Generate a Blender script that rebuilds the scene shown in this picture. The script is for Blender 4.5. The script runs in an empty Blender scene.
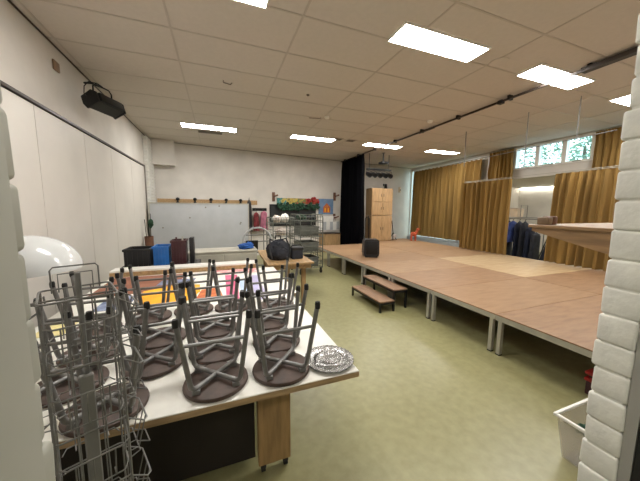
import bpy, bmesh, math, random
from mathutils import Vector, Matrix, noise
random.seed(7)
PI = math.pi
C = bpy.context.scene.collection
sc = bpy.context.scene

# ------------------------------------------------------------------ materials
def lin(c):
    return tuple(((v/255)/12.92 if v/255 <= .04045 else ((v/255+.055)/1.055)**2.4) for v in c)+(1,)
def mat(name, rgb, rough=.6, metal=0, var=0, scale=6, bump=0, bscale=40, spec=.5, rgb2=None, stretch=None, detail=4):
    m = bpy.data.materials.new(name); m.use_nodes = True
    nt = m.node_tree; b = nt.nodes['Principled BSDF']
    b.inputs['Base Color'].default_value = lin(rgb); b.inputs['Roughness'].default_value = rough
    b.inputs['Metallic'].default_value = metal; b.inputs['Specular IOR Level'].default_value = spec
    tc = nt.nodes.new('ShaderNodeTexCoord'); mp = nt.nodes.new('ShaderNodeMapping')
    nt.links.new(tc.outputs['Object'], mp.inputs['Vector'])
    if stretch: mp.inputs['Scale'].default_value = stretch
    if var or rgb2:
        n = nt.nodes.new('ShaderNodeTexNoise'); n.inputs['Scale'].default_value = scale; n.inputs['Detail'].default_value = detail
        nt.links.new(mp.outputs[0], n.inputs['Vector'])
        r = nt.nodes.new('ShaderNodeValToRGB')
        c2 = rgb2 or tuple(max(0, v*(1-var)) for v in rgb)
        c1 = rgb if rgb2 else tuple(min(255, v*(1+var*.6)) for v in rgb)
        r.color_ramp.elements[0].position = .32; r.color_ramp.elements[1].position = .68
        r.color_ramp.elements[0].color = lin(c2); r.color_ramp.elements[1].color = lin(c1)
        nt.links.new(n.outputs['Fac'], r.inputs['Fac']); nt.links.new(r.outputs['Color'], b.inputs['Base Color'])
    if bump:
        n = nt.nodes.new('ShaderNodeTexNoise'); n.inputs['Scale'].default_value = bscale
        nt.links.new(mp.outputs[0], n.inputs['Vector'])
        bp = nt.nodes.new('ShaderNodeBump'); bp.inputs['Strength'].default_value = bump; bp.inputs['Distance'].default_value = .01
        nt.links.new(n.outputs['Fac'], bp.inputs['Height']); nt.links.new(bp.outputs['Normal'], b.inputs['Normal'])
    return m
def emit(name, rgb, s):
    m = bpy.data.materials.new(name); m.use_nodes = True; nt = m.node_tree
    nt.nodes.clear(); o = nt.nodes.new('ShaderNodeOutputMaterial'); e = nt.nodes.new('ShaderNodeEmission')
    e.inputs[0].default_value = lin(rgb); e.inputs[1].default_value = s; nt.links.new(e.outputs[0], o.inputs[0]); return m
def clear(name, rgb=(235,240,240), alpha=.85, rough=.08):
    m = bpy.data.materials.new(name); m.use_nodes = True; nt = m.node_tree; nt.nodes.clear()
    o = nt.nodes.new('ShaderNodeOutputMaterial'); t = nt.nodes.new('ShaderNodeBsdfTransparent'); t.inputs[0].default_value = lin(rgb)
    g = nt.nodes.new('ShaderNodeBsdfPrincipled'); g.inputs['Base Color'].default_value = lin(rgb); g.inputs['Roughness'].default_value = rough
    x = nt.nodes.new('ShaderNodeMixShader'); x.inputs[0].default_value = 1-alpha
    nt.links.new(t.outputs[0], x.inputs[1]); nt.links.new(g.outputs[0], x.inputs[2]); nt.links.new(x.outputs[0], o.inputs[0]); return m

M = dict(
 wall=mat('wall_paint', (205,200,192), .75, var=.04, scale=2, bump=.06, bscale=90),
 panel=mat('panel_paint', (207,202,194), .5, var=.03, scale=1.5),
 ceil=mat('ceiling_tile', (206,199,190), .9, var=.012, scale=20),
 grid=mat('ceiling_grid', (188,180,170), .45, .1),
 brick=mat('painted_brick', (222,221,214), .55, var=.04, scale=14, bump=.2, bscale=60),
 plaster=mat('corridor_shaded_jamb_paint', (178,178,166), .7, var=.03, scale=5),  # corridor walls; on the left jamb its darker tone holds the shade
 framegrey=mat('door_frame_paint', (150,148,142), .5),
 dark=mat('dark_door', (26,26,27), .5),
 floor=None,
 seam=mat('panel_seam', (128,122,114), .7),
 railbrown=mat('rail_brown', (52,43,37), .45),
 white=mat('white_paint', (232,231,226), .45),
 whitegloss=mat('white_gloss_plastic', (200,202,201), .12, var=.02, scale=3),
 tabletop=mat('white_laminate', (228,226,218), .35, var=.03, scale=9),
 tableedge=mat('table_edge_wood', (166,140,104), .5, var=.12, scale=8, stretch=(1,8,8)),
 steel=mat('stool_steel', (122,121,119), .42, .35, var=.08, scale=20),
 wire=mat('wire_steel', (128,128,126), .4, .3, var=.1, scale=30),
 cap=mat('black_rubber', (22,22,23), .6),
 seat=mat('stool_seat', (76,60,52), .62, var=.16, scale=16, bump=.08),
 postgrey=mat('post_grey', (142,142,140), .5, var=.05, scale=9),
 alu=mat('aluminium', (176,173,162), .42, .35, var=.05, scale=12),
 curtain=mat('ochre_cloth', (138,108,54), .9, var=.1, scale=4, bump=.2, bscale=180, stretch=(1,1,.15)),
 blackcloth=mat('black_cloth', (8,8,11), .95, var=.2, scale=5, spec=.05),
 black=mat('black_plastic', (24,24,26), .5, var=.1),
 blackmetal=mat('black_metal', (20,20,21), .45, .3),
 stepwood=mat('step_wood', (134,104,78), .6, var=.12, scale=5, stretch=(8,1,8)),
 cabwood=mat('cabinet_wood', (170,138,98), .5, var=.12, scale=4, stretch=(8,8,1)),
 beech=mat('beech_wood', (172,140,98), .5, var=.13, scale=4, stretch=(8,1,8)),
 shelfwood=mat('shelf_wood', (150,118,82), .5, var=.14, scale=5, stretch=(8,1,10)),
 legwood=mat('leg_wood', (158,128,88), .55, var=.14, scale=4, stretch=(8,8,1)),
 board=mat('grey_board', (178,181,184), .4, var=.03, scale=3),
 blue=mat('blue_plastic', (38,104,176), .45, var=.1),
 bluecloth=mat('blue_cloth', (40,92,170), .9, var=.2, scale=9),
 darkred=mat('dark_red_plastic', (66,34,38), .5, var=.15),
 beige=mat('beige_board', (176,172,158), .6, var=.06, scale=4),
 red=mat('red_plastic', (150,28,26), .35, var=.1),
 orange=mat('orange_red_plush', (176,78,44), .9, var=.2, scale=20),
 silver=mat('silver_plate', (150,150,148), .24, .85, var=.12, scale=40, bump=.5, bscale=50),
 navy=mat('navy_cloth', (24,29,46), .9, var=.25, scale=8),
 jeans=mat('blue_jacket_cloth', (52,70,128), .9, var=.2, scale=8),
 pink=mat('pink_cloth', (165,100,120), .9, var=.15, scale=8),
 redcloth=mat('red_cloth', (112,40,44), .9, var=.2, scale=8),
 palecloth=mat('pale_cloth', (214,200,190), .9, var=.12, scale=8),
 charcoal=mat('charcoal_cloth', (34,36,44), .85, var=.25, scale=10),
 cream=mat('cream_shade', (222,205,178), .7, var=.05),
 darkbrown=mat('dark_brown_laminate', (36,30,26), .6, var=.1),
 cagegrey=mat('crate_grey', (104,106,100), .6, var=.1),
 brownbox=mat('brown_wood_block', (110,72,52), .55, var=.15, scale=9),
 tan=mat('tan_wood_block', (128,104,78), .55, var=.12, scale=9),
 green=mat('green_cloth', (30,64,44), .85, var=.3, scale=9),
 greenwire=mat('cage_metal', (112,116,108), .45, .4, var=.15, scale=9),
 blackboard=mat('black_board', (26,30,32), .5, var=.15, scale=3),
 paperwhite=mat('white_paper', (232,230,224), .8, var=.03, scale=9),
 papery=mat('yellow_paper', (236,178,30), .8, rgb2=(232,150,26), scale=5),
 papero=mat('orange_paper', (206,124,62), .8, rgb2=(168,76,52), scale=14),
 paperpink=mat('pink_paper', (228,120,152), .8, rgb2=(214,84,126), scale=5),
 paperflower=mat('pink_white_pattern_paper', (232,214,208), .8, rgb2=(204,74,88), scale=11),
 paperblue=mat('light_blue_paper', (176,196,224), .8, var=.05),
 paperlav=mat('lavender_paper', (172,166,200), .8, var=.06),
 paperdark=mat('blue_grey_print_paper', (60,72,108), .8, rgb2=(150,160,186), scale=12),
 paperbrown=mat('red_brown_paper', (150,98,74), .8, rgb2=(122,74,56), scale=5),
 papercream=mat('cream_yellow_paper', (226,212,150), .8, var=.06),
 leaf=mat('leaf_green', (104,142,114), .7, rgb2=(64,100,78), scale=3),
 bark=mat('bark', (80,70,56), .9),
 grass=mat('outside_grass', (90,120,70), .9),
 roof=mat('flat_roof', (150,150,148), .9),
 glass=clear('window_glass', (232,246,250), .93, .03),
 binplastic=clear('clear_plastic', (240,238,236), .74, .25),
 light=emit('light_diffuser', (249,246,241), 27),
 corridorfill=emit('corridor_fill', (255,250,240), 42),
 tube=emit('fluorescent_tube', (255,250,235), 10),
)
# floor lino
m = mat('lino', (149,145,105), .36, rgb2=(136,132,92), scale=14, detail=12); M['floor'] = m

def deckmat(name, rgb, rgb2, sx):
    return mat(name, rgb, .5, rgb2=rgb2, scale=3, stretch=(1.2, 5, 5) if sx else (5, 1.2, 5), detail=7)
DECK = [deckmat('deck_ply', (152,121,90), (135,104,74), 1), deckmat('deck_ply_rosy', (150,118,87), (129,98,70), 1),
        deckmat('deck_ply_pale', (184,160,124), (166,139,103), 1), deckmat('deck_ply_worn', (160,130,97), (141,109,78), 1)]

# ------------------------------------------------------------------ mesh builder
class MB:
    def __init__(s): s.v = []; s.f = []; s.sm = []
    def add(s, vs, fs, smooth=False, T=None):
        o = len(s.v)
        s.v += [tuple(T @ Vector(v)) if T else tuple(v) for v in vs]
        for f in fs: s.f.append([i+o for i in f]); s.sm.append(smooth)
        return s
    def box(s, a, b, T=None):
        x0,y0,z0 = a; x1,y1,z1 = b
        vs = [(x0,y0,z0),(x1,y0,z0),(x1,y1,z0),(x0,y1,z0),(x0,y0,z1),(x1,y0,z1),(x1,y1,z1),(x0,y1,z1)]
        return s.add(vs, [(3,2,1,0),(4,5,6,7),(0,1,5,4),(1,2,6,5),(2,3,7,6),(3,0,4,7)], False, T)
    def rbox(s, a, b, r=.01, T=None, seg=2, jit=0, seed=0):
        bm = bmesh.new(); bmesh.ops.create_cube(bm, size=1)
        for v in bm.verts:
            v.co = Vector([(a[i]+b[i])/2 + v.co[i]*(b[i]-a[i]) for i in range(3)])
        bmesh.ops.bevel(bm, geom=bm.edges[:], offset=r, segments=seg, affect='EDGES', profile=.5)
        if jit:
            for v in bm.verts: v.co += Vector(noise.noise_vector(v.co*23+Vector((seed*3.1,0,0))))*jit
        bm.verts.index_update()
        s.add([v.co[:] for v in bm.verts], [[v.index for v in f.verts] for f in bm.faces], seg > 1, T); bm.free(); return s
    def tube(s, pts, r=.01, n=8, closed=False, T=None):
        P = [Vector(p) for p in pts]; k = len(P); rings = []
        up = None; o = 0; vs = []
        for i, p in enumerate(P):
            if closed: t = (P[(i+1)%k]-P[i-1])
            else: t = P[min(i+1,k-1)]-P[max(i-1,0)]
            t.normalize()
            if up is None:
                up = Vector((0,0,1)) if abs(t.z) < .9 else Vector((1,0,0))
            a = t.cross(up)
            if a.length < 1e-5: a = t.orthogonal()
            a.normalize(); b = a.cross(t); up = b
            rr = r[i] if isinstance(r, (list,tuple)) else r
            for j in range(n):
                q = 2*PI*j/n; vs.append(p + a*math.cos(q)*rr + b*math.sin(q)*rr)
        fs = []
        for i in range(k if closed else k-1):
            for j in range(n):
                i2 = (i+1)%k
                fs.append((i*n+j, i*n+(j+1)%n, i2*n+(j+1)%n, i2*n+j))
        if not closed: fs += [tuple(reversed(range(n))), tuple((k-1)*n+j for j in range(n))]
        return s.add(vs, fs, True, T)
    def lathe(s, prof, c=(0,0,0), n=32, T=None, flute=0, nf=24):
        vs = []; fs = []
        for (r,z) in prof:
            for j in range(n):
                q = 2*PI*j/n; rr = r*(1+flute*math.cos(nf*q))
                vs.append((c[0]+rr*math.cos(q), c[1]+rr*math.sin(q), c[2]+z))
        for i in range(len(prof)-1):
            for j in range(n): fs.append((i*n+j, i*n+(j+1)%n, (i+1)*n+(j+1)%n, (i+1)*n+j))
        if prof[0][0] > 1e-4: fs.append(tuple(reversed(range(n))))
        if prof[-1][0] > 1e-4: fs.append(tuple((len(prof)-1)*n+j for j in range(n)))
        return s.add(vs, fs, True, T)
    def blob(s, c, r, jit=.15, fr=4, T=None, sub=3, seed=0, flat=None):
        bm = bmesh.new(); bmesh.ops.create_icosphere(bm, subdivisions=sub, radius=1)
        for v in bm.verts:
            n = v.co.normalized(); d = 1+jit*noise.noise(n*fr*.5+Vector((seed,seed*2,0)))*2
            v.co = Vector((c[0]+n.x*r[0]*d, c[1]+n.y*r[1]*d, c[2]+n.z*r[2]*d))
            if flat is not None and v.co.z < flat: v.co.z = flat
        bm.verts.index_update()
        s.add([v.co[:] for v in bm.verts], [[v.index for v in f.verts] for f in bm.faces], True, T); bm.free(); return s
    def prism(s, poly, axis, a, b, T=None):
        # poly: 2D points, extruded along axis from a to b
        def P(u, v, w):
            return {'x': (w,u,v), 'y': (u,w,v), 'z': (u,v,w)}[axis]
        n = len(poly)
        vs = [P(u,v,a) for u,v in poly] + [P(u,v,b) for u,v in poly]
        fs = [tuple(range(n)), tuple(reversed(range(n,2*n)))] + [(i, i+n, (i+1)%n+n, (i+1)%n) for i in range(n)]
        return s.add(vs, fs, False, T)
    def build(s, name, material, parent=None, fix=True):
        me = bpy.data.meshes.new(name); me.from_pydata(s.v, [], s.f)
        me.polygons.foreach_set('use_smooth', s.sm); me.update()
        if fix:
            bm = bmesh.new(); bm.from_mesh(me); bmesh.ops.recalc_face_normals(bm, faces=bm.faces[:]); bm.to_mesh(me); bm.free()
        if any(s.sm):
            try: me.set_sharp_from_angle(angle=math.radians(40))
            except Exception: pass
        o = bpy.data.objects.new(name, me); C.objects.link(o)
        me.materials.append(M[material] if isinstance(material, str) else material)
        if parent: o.parent = parent
        return o
def tag(o, label, cat, group=None, kind=None):
    o['label'] = label; o['category'] = cat
    if group: o['group'] = group
    if kind: o['kind'] = kind
    return o
def thing(name, label, cat, loc=(0,0,0), rz=0, group=None):
    o = bpy.data.objects.new(name, None); C.objects.link(o); o.empty_display_size = .1
    o.location = loc; o.rotation_euler = (0,0,rz)
    return tag(o, label, cat, group)
def struct(o): o['kind'] = 'structure'; return o
def dup(root, loc, rz, label, group=None):
    r = root.copy(); C.objects.link(r); r.location = loc; r.rotation_euler = (0,0,rz); r['label'] = label
    if group: r['group'] = group
    for ch in list(root.children):
        c = ch.copy(); C.objects.link(c); c.parent = r
        for g in list(ch.children):
            d = g.copy(); C.objects.link(d); d.parent = c
    return r
def arc(cx, cy, r, a0, a1, n):
    return [(cx+r*math.cos(a0+(a1-a0)*i/n), cy+r*math.sin(a0+(a1-a0)*i/n)) for i in range(n+1)]

# ------------------------------------------------------------------ dimensions
LX, RX = -1.771, 8.585          # left wall, window wall
NY = .43                        # inner face of the doorway wall
CZ = 3.564
BA = math.atan2(.13658, .99063)
def back_y(x): return 9.1051 + (x-LX)*math.tan(BA)
BT = Matrix.Translation((LX, back_y(LX), 0)) @ Matrix.Rotation(BA, 4, 'Z')   # back wall frame: x along the wall, -y into the room

# ------------------------------------------------------------------ shell
struct(MB().box((LX-.3,-2.0,-.12),(12.3,11.2,0)).build('floor', 'floor'))
cb = MB().box((LX-.1,NY-.12,CZ),(RX+.1,11.2,CZ+.1)); struct(cb.build('ceiling', 'ceil'))
gb = MB()
x = .87-1.283*2
while x < RX:
    if x > LX: gb.box((x-.011,NY,CZ-.004),(x+.011,back_y(x)-.01,CZ-.0005))
    x += 1.283
y = 2.81-.694*3
while y < 10.3:
    x0 = LX if y < 9.05 else LX+(y-9.05)/math.tan(BA)
    gb.box((x0+.01,y-.011,CZ-.0045),(RX-.01,y+.011,CZ-.001)); y += .694
struct(gb.build('trim_1', 'grid'))
# left wall: upper painted wall, folding panel below the rail
wl = MB().box((LX-.2,NY-.13,0),(LX,back_y(LX)+.1,CZ)); struct(wl.build('wall_left', 'wall'))
pl = MB()
seams = [NY+.03, 1.55, 2.65, 3.754, 4.864, 5.882, 7.05, 8.15]
for a, b in zip(seams, seams[1:]): pl.box((LX+.001,a+.004,.04),(LX+.03,b-.004,2.68))
pl_o = struct(pl.build('trim_2', 'panel'))
struct(MB().box((LX+.0005,NY+.03,.04),(LX+.022,8.15,2.68)).build('trim_3', 'seam'))
rl = MB().box((LX+.001,NY+.03,2.69),(LX+.055,8.17,2.718)); struct(rl.build('trim_4', 'railbrown'))
struct(MB().box((LX+.001,8.155,0),(LX+.06,8.175,2.70)).build('trim_5', 'seam'))
# thin dark strips where left wall and back wall meet the ceiling
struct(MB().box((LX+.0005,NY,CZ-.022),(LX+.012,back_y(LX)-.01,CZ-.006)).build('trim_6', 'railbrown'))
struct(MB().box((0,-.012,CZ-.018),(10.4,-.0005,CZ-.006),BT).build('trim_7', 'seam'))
# back wall (built a little askew to the ceiling grid)
struct(MB().box((-.3,0,0),(10.75,.2,CZ+.02),BT).build('wall_back', 'wall'))
struct(MB().box((.03,-.28,2.86),(.62,-.001,CZ-.001),BT).build('beam_boxing', 'wall'))
# painted brick corner pier, far end of the left wall
pm = MB()
for i in range(42):
    pm.rbox((LX+.001,8.32,.01+i*.083),(LX+.10,9.0,.01+i*.083+.077),.008,seg=1)
struct(pm.build('pillar_corner', 'brick'))
# window wall: pier between the tall window and the annex, strip over the annex opening, near part
YB = back_y(RX)
ww = MB()
ww.box((RX,6.55,0),(RX+.22,6.98,CZ))
ww.box((RX,NY-.13,2.60),(RX+.22,6.55,2.87)); ww.box((RX,NY-.13,3.53),(RX+.22,6.55,CZ))
ww.box((RX,5.80,2.87),(RX+.22,6.55,3.53)); ww.box((RX,NY-.13,2.87),(RX+.22,2.0,3.53))
ww.box((RX,NY-.13,0),(RX+.22,1.2,2.60))
ww.box((RX,6.98,0),(RX+.22,YB+.1,.40)); ww.box((RX,6.98,3.47),(RX+.22,YB+.1,CZ))
struct(ww.build('wall_right', 'wall'))
# tall window behind the long curtain
def window(name, y0, y1, z0, z1, bars=(), fr=.055):
    f = MB()
    f.box((RX-.02,y0,z0),(RX+.10,y0+fr,z1)); f.box((RX-.02,y1-fr,z0),(RX+.10,y1,z1))
    f.box((RX-.02,y0+fr,z0),(RX+.10,y1-fr,z0+fr)); f.box((RX-.02,y0+fr,z1-fr),(RX+.10,y1-fr,z1))
    for b in bars: f.box((RX-.01,b-.02,z0+fr),(RX+.09,b+.02,z1-fr))
    o = struct(f.build(name, 'white'))
    MB().box((RX+.045,y0+fr,z0+fr),(RX+.052,y1-fr,z1-fr)).build('window_pane', 'glass', o)
    return o
w1 = window('window_1', 6.98, YB-.005, .40, 3.47, (8.15, 9.3))
for i, (a, b) in enumerate([(5.17,5.80),(4.53,5.17),(3.93,4.53),(3.3,3.93),(2.65,3.3),(2.0,2.65)]):
    o = window('window_%d' % (i+2), a, b, 2.87, 3.53, (), .05)
    MB().box((RX-.045,(a+b)/2-.09,2.895),(RX-.021,(a+b)/2+.09,2.915)).build('window_handle', 'alu', o)
# grey ledge and radiator casing under the tall window
rc = MB().box((RX-.14,6.99,.02),(RX-.001,YB-.05,.385))
for i in range(40): rc.box((RX-.15,7.05+i*.085,.06),(RX-.139,7.09+i*.085,.36))
struct(rc.build('trim_8', 'board'))
# annex behind the curtains: back wall, side walls, soffit
an = MB()
an.box((12.0,NY-.13,0),(12.2,8.0,2.8)); struct(an.build('wall_annex_back', 'wall'))
struct(MB().box((RX+.22,7.8,0),(12.0,8.0,2.8)).build('wall_annex_left', 'wall'))
struct(MB().box((RX+.22,NY-.13,0),(12.0,NY,2.8)).build('wall_annex_right', 'wall'))
struct(MB().box((RX+.22,NY,2.6),(12.0,7.8,2.7)).build('ceiling_annex', 'ceil'))
struct(MB().box((RX+.22,NY-.2,2.70),(12.3,8.1,2.80)).build('roof_annex', 'roof'))

# ------------------------------------------------------------------ doorway wall in which the photographer stands
DL, DR = -.222, 1.08
def bricks(x0, x1, sgn, name):
    b = MB(); i = 0; z = -.03; rnd = random.Random(3+len(name))
    while z < 3.5:
        h = .0845
        j = lambda s=.004: rnd.uniform(-s, s)
        a = (x0+(j(.0015) if sgn < 0 else 0), .350, z+.0005+j(.001)); c = (x1+(j(.0015) if sgn > 0 else 0), NY+.004+j(.005), z+h-.0005+j(.001))
        b.rbox(a, c, .0085, None, 3, .003, i)
        z += h; i += 1
    b.box((min(x0,x1)+.0035, .36, 0), (max(x0,x1)-.0035, NY-.006, 3.5))
    return struct(b.build(name, 'brick' if sgn < 0 else 'plaster'))  # left jamb bricks darker, their shade put into the colour
bricks(DR, DR+.21, -1, 'wall_doorway_right')
bricks(DL-.21, DL, 1, 'wall_doorway_left')
nw = MB().box((DR+.205,.30,0),(RX,NY,CZ)); struct(nw.build('wall_near_right', 'wall'))
nw = MB().box((LX,.30,0),(DL-.205,NY,CZ)); struct(nw.build('wall_near_left', 'wall'))
struct(MB().box((DL-.205,.30,2.45),(DR+.205,.362,CZ)).build('wall_near_top', 'wall'))
struct(MB().box((DR+.004,.325,0),(DR+.205,.350,2.45)).build('trim_9', 'framegrey'))
struct(MB().rbox((DL-.200,.10,0),(DL+.0035,.414,2.45),.005,seg=2).build('trim_10', 'plaster'))
d = struct(MB().box((DR+.006,-.62,.01),(DR+.05,.323,2.42)).build('door_1', 'dark'))
# corridor behind
struct(MB().box((LX,-2.0,0),(DL-.205,.30,CZ)).build('wall_corridor_left', 'plaster'))
struct(MB().box((DR+.06,-2.0,0),(DR+.26,.30,CZ)).build('wall_corridor_right', 'plaster'))
struct(MB().box((DL-.3,-2.1,0),(DR+.26,-2.0,CZ)).build('wall_corridor_back', 'plaster'))
struct(MB().box((LX,-2.1,2.7),(DR+.26,.30,2.8)).build('ceiling_corridor', 'ceil'))

t = thing('added_fill_lamp', 'added round fill lamp, unseen in the corridor behind the doorway', 'ceiling light', (-.20,-.95,2.70))  # unseen lamp added to brighten the right brick jamb
MB().lathe([(.16,0),(.16,-.02),(.14,-.035),(0,-.04)], (0,0,0), 24).build('diffuser', 'corridorfill', t)
MB().lathe([(.175,-.001),(.175,-.022),(.161,-.022),(.161,-.001)], (0,0,0), 24).build('lamp_rim', 'white', t)
# ------------------------------------------------------------------ ceiling lights
def ceil_light(x, y, label):
    t = thing('ceiling_light', label, 'ceiling light', (x, y, CZ-.022), 0, 'recessed ceiling lights')
    f = MB(); a, b = .60, .155
    f.box((-a-.015,-b-.015,0),(-a,b+.015,.021)); f.box((a,-b-.015,0),(a+.015,b+.015,.021))
    f.box((-a,-b-.015,0),(a,-b,.021)); f.box((-a,b,0),(a,b+.015,.021))
    f.build('light_frame', 'white', t)
    MB().box((-a,-b,.004),(a,b,.012)).build('diffuser', 'light', t)
LXs = [-.11, 2.49, 4.66, 7.05]
n1 = ['lit ceiling panel cut by the top edge of the view', 'lit ceiling panel, the whole large one nearest the doorway',
      'lit ceiling panel crossed by the near stretch of the curtain track', 'lit ceiling panel half hidden behind the right brick jamb']
n2 = ['lit ceiling panel above the grey board and coat rack', 'lit ceiling panel above the wall painting, left of the black curtain',
      'lit ceiling panel crossed by the curtain track near the black curtain', 'small lit ceiling panel in front of the longest ochre curtain']
for xx, l in zip(LXs, n1): ceil_light(xx, 2.66, l)
for xx, l in zip([-.12, 2.49, 4.72, 7.05], n2): ceil_light(xx, 7.16, l)

# small ceiling fittings
def disc(name, x, y, r, h, label, cat, mtl='white'):
    tag(MB().lathe([(r,0),(r,-h*.4),(r*.7,-h),(0,-h)], (0,0,0), 20).build(name, mtl), label, cat).location = (x, y, CZ-.005)
disc('smoke_detector', 2.20, 5.44, .06, .04, 'round white smoke detector on the ceiling nearest the wall painting', 'smoke detector')
disc('smoke_detector', 4.38, 4.85, .06, .04, 'round white smoke detector on the ceiling close to the curtain track', 'smoke detector')
disc('ceiling_speaker', 3.50, 2.68, .11, .012, 'round pale speaker grille in the ceiling between the two largest lit panels', 'speaker', 'ceil')
disc('ceiling_sensor', 1.49, 4.56, .025, .02, 'tiny grey ceiling sensor in the middle of a tile', 'sensor', 'seam')
hk = MB().tube([(0,0,0),(0,0,-.03),(.10,.02,-.035),(.12,-.05,-.04)], .008, 6)
tag(hk.build('ceiling_hook', 'seam'), 'small bent hook under the ceiling nearest the left wall', 'hook').location = (.14, 4.55, CZ-.005)
hk = MB().tube([(0,0,0),(0,0,-.03),(-.25,.03,-.035)], .007, 6)
tag(hk.build('ceiling_bracket', 'seam'), 'thin bent rod under the ceiling beside a smoke detector', 'bracket').location = (2.09, 5.52, CZ-.005)
t = thing('ceiling_vent', 'grey slatted vent in the ceiling behind the panel over the board', 'vent', (-.12, 7.62, CZ-.012))
MB().box((-.30,-.12,0),(.30,.12,.007)).build('vent_frame', 'grid', t)
v = MB()
for i in range(7): v.box((-.28,-.10+i*.03,-.006),(.28,-.085+i*.03,.0))
v.build('vent_slats', 'seam', t)
for xx, l in ((3.15,'square grey ceiling grille, the one nearer the wall painting'), (3.55,'square grey ceiling grille, the one nearer the black curtain')):
    t = thing('ceiling_grille', l, 'vent', (xx, 7.0, CZ-.012), 0, 'pair of square ceiling grilles')
    MB().box((-.14,-.12,0),(.14,.12,.007)).build('grille_frame', 'grid', t)
    v = MB()
    for i in range(6): v.box((-.11,-.09+i*.034,-.005),(.11,-.075+i*.034,0))
    v.build('grille_slats', 'seam', t)

# ------------------------------------------------------------------ curtain track and the rods
t = thing('curtain_track', 'long dark double curtain track under the ceiling above the stage front', 'curtain track', (4.65, 0, CZ))
MB().box((-.02,NY+.01,-.075),(.0,9.95,-.045)).box((.035,NY+.01,-.06),(.05,9.95,-.04)).build('track_rail', 'railbrown', t)
MB().box((-.035,NY+.01,-.085),(.06,2.35,-.03)).build('track_cover', 'railbrown', t)
br = MB()
for i in range(9): br.box((-.03,1.2+i*1.05,-.08),(.06,1.24+i*1.05,-.006))
br.build('track_brackets', 'blackmetal', t)
br = MB(); br.box((-.04,3.42,-.10),(.03,3.50,-.04)); br.box((-.03,5.0,-.085),(.02,5.5,-.075)); br.build('track_carriage', 'black', t)

t = thing('hanging_bar', 'thin metal bar hung on slim rods in front of the high windows', 'bar', (5.79, 0, 0))
MB().tube([(0,5.9,2.82),(0,2.4,2.88)], .007, 6).build('bar', 'steel', t)
for yy, z in ((5.15,2.72),(3.72,2.50),(2.9,2.86)):
    MB().tube([(0,yy,CZ-.006),(0,yy,z)], .009, 6).build('rod', 'steel', t)

# ------------------------------------------------------------------ curtains
def curtain(name, p0, p1, z0, z1, mtl, label, amp=.045, wl=.17, group=None, seed=0, th=.012, sag=0, lean=0, heading=True):
    rnd = random.Random(seed)
    A = Vector((p0[0],p0[1],0)); B = Vector((p1[0],p1[1],0)); L = (B-A).length; d = (B-A)/L; nrm = Vector((-d.y,d.x,0))
    nx = max(30, int(L/wl*10)); nz = 10
    ph = []; a = 0
    for i in range(nx+1):
        ph.append(a); a += 2*PI/(nx*wl/L)*(1+.45*noise.noise(Vector((i*.11, seed*5.3, 0))))
    def pt(i, k, off):
        u = i/nx; w = k/nz; z = z0+(z1-z0)*w
        am = amp*(1-.3*w)*(1+.4*noise.noise(Vector((i*.07,seed,2))))
        sn = math.sin(ph[i]); o = math.copysign(abs(sn)**.6, sn)*am + .35*am*math.sin(2.3*ph[i]+w*1.5)
        drift = .02*noise.noise(Vector((u*L*1.5, w*2, seed)))
        p = A + d*(u*L + drift + lean*(1-w)*(.5-u)) + nrm*(o*(1 if w < .97 else .6)+off+drift)
        p.z = z + sag*math.sin(ph[i]*.5)*(1-w); return p
    vs = []; fs = []; W = nx+1; H = nz+1
    for off in (-th/2, th/2):
        for k in range(H):
            for i in range(W): vs.append(pt(i,k,off))
    n = W*H
    for k in range(nz):
        for i in range(nx):
            a0 = k*W+i; fs.append((a0,a0+1,a0+W+1,a0+W)); fs.append((n+a0,n+a0+W,n+a0+W+1,n+a0+1))
    for i in range(nx):
        fs.append((i,n+i,n+i+1,i+1)); q = nz*W+i; fs.append((q,q+1,n+q+1,n+q))
    for k in range(nz):
        q = k*W; fs.append((q,q+W,n+q+W,n+q)); q = k*W+nx; fs.append((q,n+q,n+q+W,q+W))
    t = thing(name, label, 'curtain', (0,0,0), 0, group)
    b = MB(); b.add(vs, fs, True); b.build('drape', mtl, t)
    h = MB()
    if heading:
        h.tube([A+Vector((0,0,z1+.010))+d*.01, B+Vector((0,0,z1+.010))-d*.01], .024 if z1 == 3.36 else .008, 8); h.build('curtain_rail', 'white' if z1 == 3.36 else 'alu', t)
    return t
g = 'ochre curtains'
curtain('curtain', (8.40,6.74), (8.42,10.12),   .50, 3.36, 'curtain', 'longest ochre curtain, floor to ceiling over the far tall window',   .11, .20, g, 1)
curtain('curtain', (8.44,5.74), (8.44,6.50), 2.59, 3.50, 'curtain', 'short ochre curtain drawn aside at the far end of the high windows', .05, .12, g, 2)
curtain('curtain', (8.44,3.25), (8.44,3.86), 2.58, 3.50, 'curtain', 'short ochre curtain at the high windows nearest the right brick jamb', .05, .12, g, 3)
curtain('curtain', (6.985,4.73), (6.985,6.15), .485, 2.44, 'curtain', 'ochre curtain on the low rail left of the coats', .07, .15, g, 4)
curtain('curtain', (6.985,2.30), (6.985,3.78), .485, 2.44, 'curtain', 'ochre curtain on the low rail behind the wedge shelf', .07, .15, g, 5, lean=-.1)
t = thing('low_curtain_rail', 'thin pale rail joining the two low ochre curtains', 'curtain rail', (6.985,0,2.475))
MB().tube([(0,.5,0),(0,6.16,0)], .006, 8).build('rail', 'alu', t)
for y in (.6,6.1): MB().box((.005,y-.012,-.008),(RX-6.985-.001,y+.012,.008)).build('rail_bracket', 'alu', t)
curtain('curtain', (4.62,8.06), (4.62,9.72), .03, 3.475, 'blackcloth', 'black stage curtain drawn to the back wall beside wooden cabinet', .10, .22, None, 6, heading=False)

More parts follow.
